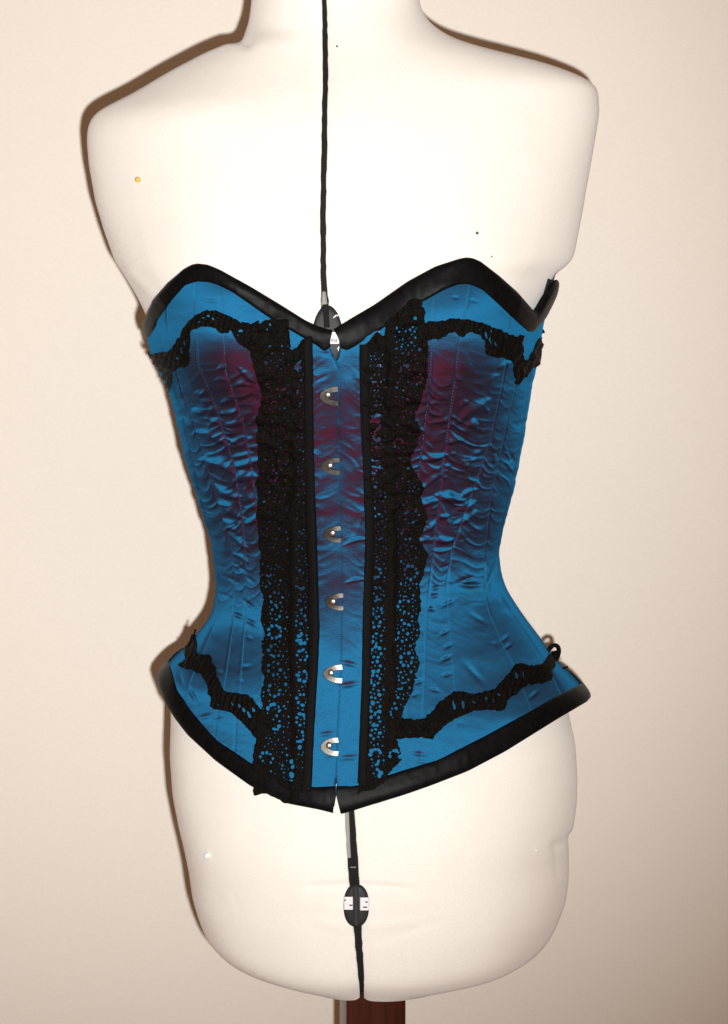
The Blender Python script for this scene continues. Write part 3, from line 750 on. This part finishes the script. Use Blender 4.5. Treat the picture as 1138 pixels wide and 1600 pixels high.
HL = rings([part(428, 741, 9, 2.6, 6, -1.2), part(428, 741, 5, 1.8, 2, 2.5), flower(428, 807, 9, 2.3, 6), part(430, 770, 7, 2.0, 3, 0.3), part(428, 905, 8, 2.4, 5, 2.2), flower(434, 935, 10, 2.8, 7), flower(433, 959, 9, 2.6, 7), flower(432, 988, 10.5, 3.1, 9),
            part(432, 1017, 10, 3.0, 7, 0.2), flower(431, 1046, 10.5, 3.0, 7), part(431, 1078, 10, 3.0, 6, 0.1), part(429, 1110, 10, 3.0, 6, 3.4), part(432, 1133, 7, 2.8, 3, 0.4), part(418, 1185, 10, 2.8, 6, 3.3), part(420, 1203, 7, 1.9, 3, 0.5),
            flower(475, 945, 7, 2.5, 5), flower(474, 966, 7, 2.6, 6), flower(475, 998, 8, 2.9, 7), flower(475, 1024, 8, 2.8, 7), flower(475, 1057, 8.5, 3.0, 7), flower(474, 1093, 8.5, 3.1, 7), flower(472, 1124, 8.5, 3.0, 7), part(469, 1151, 8, 3.0, 5, -1),
            flower(477, 888, 7, 2.3, 5), part(473, 914, 6, 2.5, 4, 0.6), part(471, 770, 8, 1.9, 5, -1.5), part(471, 745, 6, 1.7, 3, 0), part(469, 649, 7, 2.1, 4, -1.4), part(472, 674, 8, 2.2, 6, -1.5), part(471, 700, 7, 1.8, 4, -1.2), part(470, 610, 6, 2.0, 3, 2.0),
            part(428, 630, 5, 2.6, 3, 3.6), part(442, 605, 3, 2.1, 3, 0.5), part(416, 594, 4, 1.6, 3, 0), part(475, 836, 6, 1.6, 3, 0), part(420, 849, 6, 1.8, 2, 1), part(440, 880, 6, 2.0, 3, 1.4), part(420, 870, 5, 1.7, 2, 2)]) + \
     [(417, 515, 2.2), (421, 507, 1.8), (415, 566, 3.0), (457, 1190, 4.0), (459, 1198, 3.4), (457, 1211, 4.6), (456, 1221, 3.8), (460, 1229, 2.6), (417, 717, 2.6), (416, 782, 2.6), (426, 790, 2.0), (420, 825, 2.8), (420, 898, 2.4), (421, 884, 2.2), (448, 1070, 2.8), (470, 1168, 3.4), (473, 1000, 2.4), (441, 907, 2.6), (418, 916, 2.4), (445, 1026, 2.0)]
def fill_eyelets(H, zones, n):                              # fine net between the flowers, never merging with another hole
    for _ in range(n * 12):
        if n <= 0: break
        x0, x1, y0, y1, r0, r1 = zones[rng.randint(len(zones))]
        x, y, r_ = rng.uniform(x0, x1), rng.uniform(y0, y1), rng.uniform(r0, r1)
        A = np.array(H)
        if (np.hypot(A[:, 0] - x, A[:, 1] - y) > A[:, 2] + r_ + 1.7).all():
            H.append((x, y, r_)); n -= 1
    return H
HL = fill_eyelets(HL, [(412, 452, 540, 900, 1.3, 2.3), (467, 482, 570, 900, 1.3, 2.2), (412, 455, 900, 1230, 1.1, 1.9), (466, 484, 900, 1200, 1.1, 1.8)], 420)
slitL = [[(466, 580), (459, 572), (461, 567), (472, 561), (468, 572)]]
def hgtL(u, v):
    loose = np.clip((900 - v) / 150, 0.25, 1)
    t = np.clip((465 - u) / 60, 0, 1)
    ridge = np.exp(-((u - 463 - 3 * vnoise(v / 30., 1)) / 7.) ** 2)
    return (1.5 + 1.6 * ridge + t * (1.6 + 1.3 * np.sin(v / 8.2 + 2.5 * vnoise(v / 50., 8.))) * loose + loose * (1.3 * vnoise(u / 11., v / 9.) + .5 * vnoise(u / 4., v / 4.)) + 0.5) * 0.001
lace('gathered_lace', insL, hole_fn(HL, slitL), hgtL, (384, 492, 504, 1262), 'ruffled black lace strip left of the busk', 1.0)

# right gathered lace
inR = curve([(563, 480), (563, 545), (564, 640), (566, 700), (571, 830), (567, 950), (566, 1050), (560, 1220), (558, 1280)], 1)
outR = curve([(656, 460), (662, 480), (666, 503), (670, 530), (670, 550), (667, 594), (660, 615), (653, 634), (645, 646), (657, 668), (651, 690), (640, 712), (641, 726), (652, 745), (661, 760), (655, 779), (666, 803), (660, 824), (652, 842), (667, 863), (662, 890), (653, 911), (656, 940),
              (655, 953), (651, 974), (656, 988), (646, 1014), (655, 1034), (649, 1060), (642, 1090), (631, 1104), (628, 1120), (622, 1140), (620, 1160), (626, 1175), (629, 1185), (626, 1194), (612, 1201), (604, 1212), (598, 1240)], 1)
topR = curve([(555, 544), (563, 542), (575, 536), (586, 522), (592, 518), (598, 524), (603, 526), (605, 505), (620, 492), (640, 472), (650, 468), (660, 470), (670, 490)])
botR = curve([(555, 1250), (600, 1240), (640, 1225)])
outR = smooth_curve(outR); insR = lambda u, v: (u > inR(v)) & (u < outR(v) + 1.3 * vnoise(v / 4., 6.)) & (v > topR(u)) & (v < botR(u))
HR = rings([flower(641, 804, 10.5, 2.9, 9), part(633, 832, 8, 2.6, 5, 3.2), part(630, 857, 7, 2.3, 4, 3.0), flower(632, 873, 9, 2.3, 7), flower(640, 894, 10.5, 3.2, 9), part(630, 925, 7, 2.2, 3, 1), part(630, 947, 10, 2.8, 6, 1.6), flower(636, 968, 9.5, 2.7, 7), flower(628, 994, 9, 2.7, 6),
            flower(634, 1031, 10, 3.0, 8), part(630, 1059, 9, 2.7, 6, 0.4), part(625, 1084, 8, 2.6, 5, 2), part(617, 1115, 8, 2.5, 6, 1.2), part(617, 1180, 8, 2.8, 6, 2.8), flower(634, 740, 9, 2.2, 5), part(624, 755, 6, 1.8, 3, 2),
            flower(588, 776, 7, 2.2, 5), flower(590, 810, 7.5, 2.5, 6), part(590, 835, 7, 2.3, 5, 0), flower(586, 894, 8, 2.8, 7), part(588, 912, 6, 2.0, 3, 1), flower(588, 925, 7, 2.2, 5), part(590, 940, 5, 2.4, 3, 3.6), flower(588, 956, 8, 2.9, 7), flower(587, 974, 7, 2.5, 5), flower(588, 998, 8, 2.8, 6),
            flower(587, 1019, 8, 2.9, 7), flower(586, 1042, 8, 2.9, 6), flower(585, 1063, 8, 2.8, 7), flower(585, 1084, 8, 2.9, 6), flower(586, 1106, 8.5, 3.2, 7), flower(586, 1126, 8, 2.8, 7), flower(586, 1147, 8, 2.8, 6), part(587, 1178, 8, 3.2, 5, 3), part(589, 1209, 6, 3.0, 4, -1.5), part(588, 1190, 5, 2.2, 3, 0),
            part(634, 543, 7, 2.2, 5, 2.8), part(634, 577, 8, 3.0, 5, 3.0), part(652, 588, 9, 2.6, 5, -1.4), part(643, 618, 7, 2.6, 4, 2.0), part(623, 692, 8, 2.6, 5, 2.8), part(592, 674, 6, 2.4, 4, 2.6), part(597, 568, 5, 2.2, 3, 1.2), part(634, 663, 5, 1.6, 2, 1), part(589, 745, 6, 1.8, 3, 3), part(600, 600, 5, 1.7, 3, .4), part(590, 640, 6, 1.6, 3, .4), part(590, 710, 6, 1.7, 3, 2.4)]) + \
     [(650, 498, 3.0), (656, 545, 3.0), (640, 552, 2.6), (617, 1000, 2.2), (640, 1010, 2.4), (620, 1045, 2.4), (642, 1050, 3.0), (596, 595, 2.4), (619, 760, 2.0), (630, 720, 2.2), (625, 912, 2.2), (645, 930, 2.4), (650, 985, 1.8), (616, 1100, 2.6), (640, 1075, 2.4)]
HR = fill_eyelets(HR, [(620, 654, 510, 900, 1.3, 2.3), (580, 602, 550, 900, 1.3, 2.2), (618, 650, 900, 1110, 1.1, 1.9), (579, 600, 900, 1215, 1.1, 1.8)], 420)
def hgtR(u, v):
    loose = np.clip((900 - v) / 150, 0.25, 1)
    t = np.clip((u - 612) / 55, 0, 1)
    ridge = np.exp(-((u - 611 - 3 * vnoise(v / 30., 5)) / 7.) ** 2)
    return (2.0 + 1.6 * ridge + t * (1.6 + 1.3 * np.sin(v / 8.0 + 2.5 * vnoise(v / 50., 3.))) * loose + loose * (1.3 * vnoise(u / 11. + 30, v / 9.) + .5 * vnoise(u / 4., v / 4.)) + 0.5) * 0.001
lace('gathered_lace', insR, hole_fn(HR), hgtR, (552, 460, 676, 1246), 'ruffled black lace strip right of the busk', 1.0)

# flat tapes covering the inner lace edges
def tape(cv, sgn, wpx, y0, y1, label):
    y = np.arange(y0, y1, 2.0); cs = [(-1.0, .2), (-0.6, 2.6), (0.5, 3.1), (.5 * wpx, 3.25), (wpx - 1.5, 3.1), (wpx, 2.6), (wpx + .4, .8)]
    x = cv(y)
    P = np.stack([cors.at(x + sgn * (c + (0.8 * vnoise(y / 30., 4 + c * 0) if c > 1 else 0.35 * vnoise(y / 14., 7))), y, (o + .2 * vnoise(y / 16., c)) * .001) for c, o in cs], 1)
    o = make('edging_tape', P.reshape(-1, 3), grid_faces(len(y), len(cs), sgn > 0), M_TAPE, corset); o['label'] = label
tape(inL, -1, 13, 530, 1236, 'plain black tape edging the lace, left of the busk')
tape(inR, 1, 13, 538, 1226, 'plain black tape edging the lace, right of the busk')

def swag(poly, slits, label, seed):
    p = np.array(poly); bx = (p[:, 0].min() - 3, p[:, 1].min() - 3, p[:, 0].max() + 3, p[:, 1].max() + 3)
    def slit(u, v):
        r = np.zeros(u.shape, bool)
        for x, y, a, b, ang in slits:
            c, s = math.cos(math.radians(ang)), math.sin(math.radians(ang))
            du, dv = u - x, v - y
            r |= ((du * c + dv * s) / a) ** 2 + ((-du * s + dv * c) / b) ** 2 < 1
        # small mesh eyelets inside the swag
        g = (np.sin(u * 1.05 + 3 * vnoise(u / 12., v / 12. + seed)) * np.sin(v * 1.05 + 2 * vnoise(u / 10. + 9, v / 10.)) > 0.80) & (vnoise(u / 16. + seed, v / 14.) > -0.05)
        return r | g
    ins = lambda u, v: in_poly(u + .8 * vnoise(u / 4., v / 4.), v + .8 * vnoise(u / 4. + 8, v / 4.), poly)
    lace('lace_swag', ins, slit, lambda u, v: (1.6 + .55 * np.sin(u * .75 + v * .25 + 3 * vnoise(u / 14., v / 14. + seed)) + .45 * vnoise(u / 7., v / 7. + seed) + .3 * vnoise(u / 3., v / 3.)) * .001, bx, label, 1.0)
swag([(405, 500), (390, 506), (378, 503), (364.5, 497), (352, 490), (339, 486), (323, 484), (307.6, 494), (299, 500), (292, 506.5), (285, 519), (279, 532), (274, 541), (268, 548), (258, 551), (247.5, 551), (240, 556), (236, 546), (235, 556), (247, 572), (256, 584), (266.5, 614), (270, 596), (271, 582), (282, 573), (290, 575),
      (297, 569), (298, 551), (299, 530), (300.6, 516), (313, 512), (326.5, 510), (333, 511), (339, 514), (343, 519), (349, 522), (356, 521), (361, 516), (366, 526), (371, 535), (380, 541), (390, 548), (405, 556)],
     [(286, 548, 6, 2.2, 70), (291, 536, 5, 2, 70), (280, 560, 5, 1.8, 60), (320, 497, 3, 1.8, 0), (327, 494, 2.4, 1.6, 80), (334, 499, 2.4, 1.4, 60), (314, 503, 2.4, 1.4, 0), (376, 517, 3.4, 2, 0), (372, 524, 2, 1.4, 0)], 'black lace swag over the left bust', 11)
swag([(655, 503), (663.6, 504), (672, 501), (682, 503), (700, 498.5), (714, 497), (727, 498.5), (740, 501), (754, 505), (767, 511), (780, 515), (792, 522), (804, 525), (811, 522), (815.5, 523.6), (815, 542), (815.5, 560), (820.5, 563.6), (827, 555), (834, 540), (839, 530), (845, 526), (846, 540), (841.5, 567), (834, 573), (827, 577), (820, 586), (814, 594), (809, 600), (804, 600),
      (802, 588), (802, 574), (796, 563), (787, 559), (773, 558), (760, 554), (756, 548), (757, 538), (754, 530), (748, 524), (740, 520), (734, 518.6), (727, 522), (720, 527), (714, 522), (710, 518.6), (703, 520), (697, 523.6), (690, 528), (684, 530), (676, 529), (667, 532), (655, 530)],
     [(758, 524, 5.5, 2, 68), (764, 532, 5.5, 1.8, 72), (773, 537, 5, 1.6, 76), (766, 518, 3, 1.5, 60), (748, 514, 3, 1.2, 30)], 'black lace swag over the right bust', 23)
swag([(281.5, 1043), (287, 1037), (291, 1031), (289, 1022), (291, 1014), (299, 1004), (306, 984), (308.6, 1001.5), (311, 1022), (320, 1024), (328, 1023), (333, 1030), (334, 1038), (339, 1045), (338, 1053), (345, 1066), (350, 1078), (358, 1082), (367.6, 1083), (378, 1084), (390, 1087), (397, 1093), (402, 1100), (409, 1110), (425, 1120), (425, 1150), (417, 1150), (402, 1156.5), (392, 1142), (380, 1129), (370, 1119),
      (358, 1112), (343, 1110), (336, 1108), (331, 1104), (331, 1094), (328, 1085), (326, 1072), (321, 1063), (315, 1055), (308.6, 1051), (300, 1047), (294, 1047)],
     [(391, 1117, 5.5, 2.2, 62), (397, 1109, 4.5, 1.8, 60), (383, 1110, 5, 1.8, 66), (376, 1103, 4, 1.4, 60), (364, 1099, 4, 1.2, 60)], 'black lace swag over the left hip', 5)
swag([(610, 1122), (620, 1120), (634, 1123), (648, 1124), (662, 1123), (672, 1115), (679, 1109), (684, 1099), (693, 1094), (701.5, 1086), (710, 1081), (718, 1080.6), (726, 1082), (732.5, 1085), (745, 1084), (757, 1081), (772, 1078), (780, 1068), (786, 1061), (796, 1050), (800, 1041), (806, 1038), (813, 1037), (824, 1041), (834, 1041), (846, 1037), (853, 1030), (857, 1024), (866, 1032),
      (866, 1044), (862, 1050), (859, 1064), (850, 1068), (839, 1069), (828, 1070), (817, 1075), (806, 1085), (797, 1090), (791.5, 1097), (789, 1106), (786, 1111.5), (770, 1110), (755, 1110), (740, 1112), (727, 1117), (712, 1123), (699, 1131), (686, 1142), (679, 1150), (676, 1156.5), (665, 1153), (654, 1153), (636, 1153), (620, 1156.5), (610, 1156)],
     [(709, 1102, 8, 3, 78), (723, 1101, 7, 2.2, 84), (770, 1096, 4, 1.6, 60), (806, 1056, 6, 2.2, 78), (816, 1054, 6, 2.0, 80), (778, 1086, 4, 1.4, 30), (740, 1098, 3, 1.2, 20), (758, 1092, 4, 1.5, 60)], 'black lace swag over the right hip', 37)

# loose lace loops standing off the hip edge
def tube(name, pts, r, mat, parent, n=8):
    a = np.array(pts, float); m = len(a)
    tn = np.gradient(a, axis=0); tn /= np.linalg.norm(tn, axis=1, keepdims=True)
    V = []
    for k in range(m):
        b = np.cross(tn[k], [0.1, 1, 0.2]); b /= np.linalg.norm(b); c = np.cross(tn[k], b)
        rr = r[k] if hasattr(r, '__len__') else r
        for j in range(n): V.append(a[k] + rr * (b * math.cos(TAU * j / n) + c * math.sin(TAU * j / n)))
    return make(name, V, grid_faces(m, n, False, True), mat, parent)
def px_path(pts, y, k=4):
    a = np.array(pts, float); s = np.arange(len(a)); q = np.linspace(0, len(a) - 1, (len(a) - 1) * k + 1)
    x, yy = np.interp(q, s, a[:, 0]), np.interp(q, s, a[:, 1])
    x = np.convolve(np.pad(x, 2, mode='edge'), np.ones(5) / 5, 'valid'); yy = np.convolve(np.pad(yy, 2, mode='edge'), np.ones(5) / 5, 'valid')
    return at_plane(x, yy, y)
tube('lace_loop', px_path([(855, 1034), (856, 1018), (861, 1010), (868, 1007), (874, 1012), (873, 1024), (866, 1036)], -0.006), 0.0017, M_LACE, corset)
tube('lace_loop', px_path([(862, 1040), (868, 1026), (866, 1016)], -0.008), 0.0026, M_LACE, corset)
tube('lace_loop', px_path([(862, 1048), (872, 1046), (880, 1045), (889, 1041)], -0.01), [0.002] * 4 + [0.0014] * 4 + [0.0008] * 5, M_LACE, corset)
tube('lace_loop', px_path([(297, 1018), (300, 1002), (304, 990), (306, 982)], -0.02), [0.003] * 4 + [0.002] * 4 + [0.0007] * 5, M_LACE, corset)
tube('lace_loop', px_path([(845, 512), (849, 518), (850, 521)], -0.01), 0.0011, M_LACE, corset)

# stitches along the seams
SV, SF = [], []
for pts in SEAMS_L[1:] + SEAMS_R[1:]:
    cv = curve(pts, 1)
    for dx in (-1.0,):
        y = np.arange(455, 1190, 4.6); x = cv(y) + dx + .3 * vnoise(y / 3., 4)
        ok = (y > T_IN(x) + 4) & (y < H_IN(x) - 4) & (np.abs(vnoise(y / 60., x / 40.)) > 0.12)
        for sx, sy in zip(x[ok], y[ok]):
            sl = cv(sy + 1.5) - cv(sy - 1.5)
            b = len(SV)
            SV += [(sx - .5 - sl / 2, sy - 1.3), (sx + .5 - sl / 2, sy - 1.3), (sx + .5 + sl / 2, sy + 1.3), (sx - .5 + sl / 2, sy + 1.3)]
            SF += [(b, b + 3, b + 2, b + 1)]
SV = np.array(SV)
th, z, err = cors.invert(SV[:, 0], SV[:, 1])
u, v = project(cors.raw(th, z))
stc = make('stitching', cors.P(th, z, relief(u, v, 0) * 0.3 - 0.0002), SF, M_THREAD, corset); stc['kind'] = 'stuff'

# ------------------------------------------------------------------ pins stuck in the form
def pin(x, y, r, mat, label, cat='pin'):
    th, z, _ = body.invert(np.array([x]), np.array([y]))
    p = body.P(th, z, np.array([0.0002]))[0]; n = body.N(th, z)[0]
    t1 = np.cross(n, [0, 0, 1.0]); t1 /= np.linalg.norm(t1); t2 = np.cross(n, t1)
    pr = [(0.12, -0.6), (0.55, -0.2), (0.9, 0.3), (1.0, 0.8), (0.9, 1.3), (0.55, 1.75), (0.05, 1.9)]
    V = [p + n * h * r + (t1 * math.cos(a) + t2 * math.sin(a)) * q * r for q, h in pr for a in np.linspace(0, TAU, 16, endpoint=False)]
    o = make('dressmaking_pin', V, grid_faces(len(pr), 16, False, True), mat)
    tag(o, label, cat, 'pins stuck in the dress form')
pin(218.5, 281.5, 0.0020, M_YPIN, 'yellow pin head stuck in the upper left chest of the form')
pin(327, 1336, 0.0021, M_WPIN, 'white pin head stuck in the left hip of the form')
pin(745, 365, 0.0010, M_DPIN, 'tiny dark pin head above the right bust of the corset')
pin(527, 73, 0.0007, M_DPIN, 'tiny brown speck of a pin at the neck beside the centre gap')
pin(768, 401, 0.0005, M_DPIN, 'smallest dark pin point, just above the right top edge of the corset')
pin(837, 1329, 0.0007, M_WPIN, 'small white pin point on the right hip of the form')
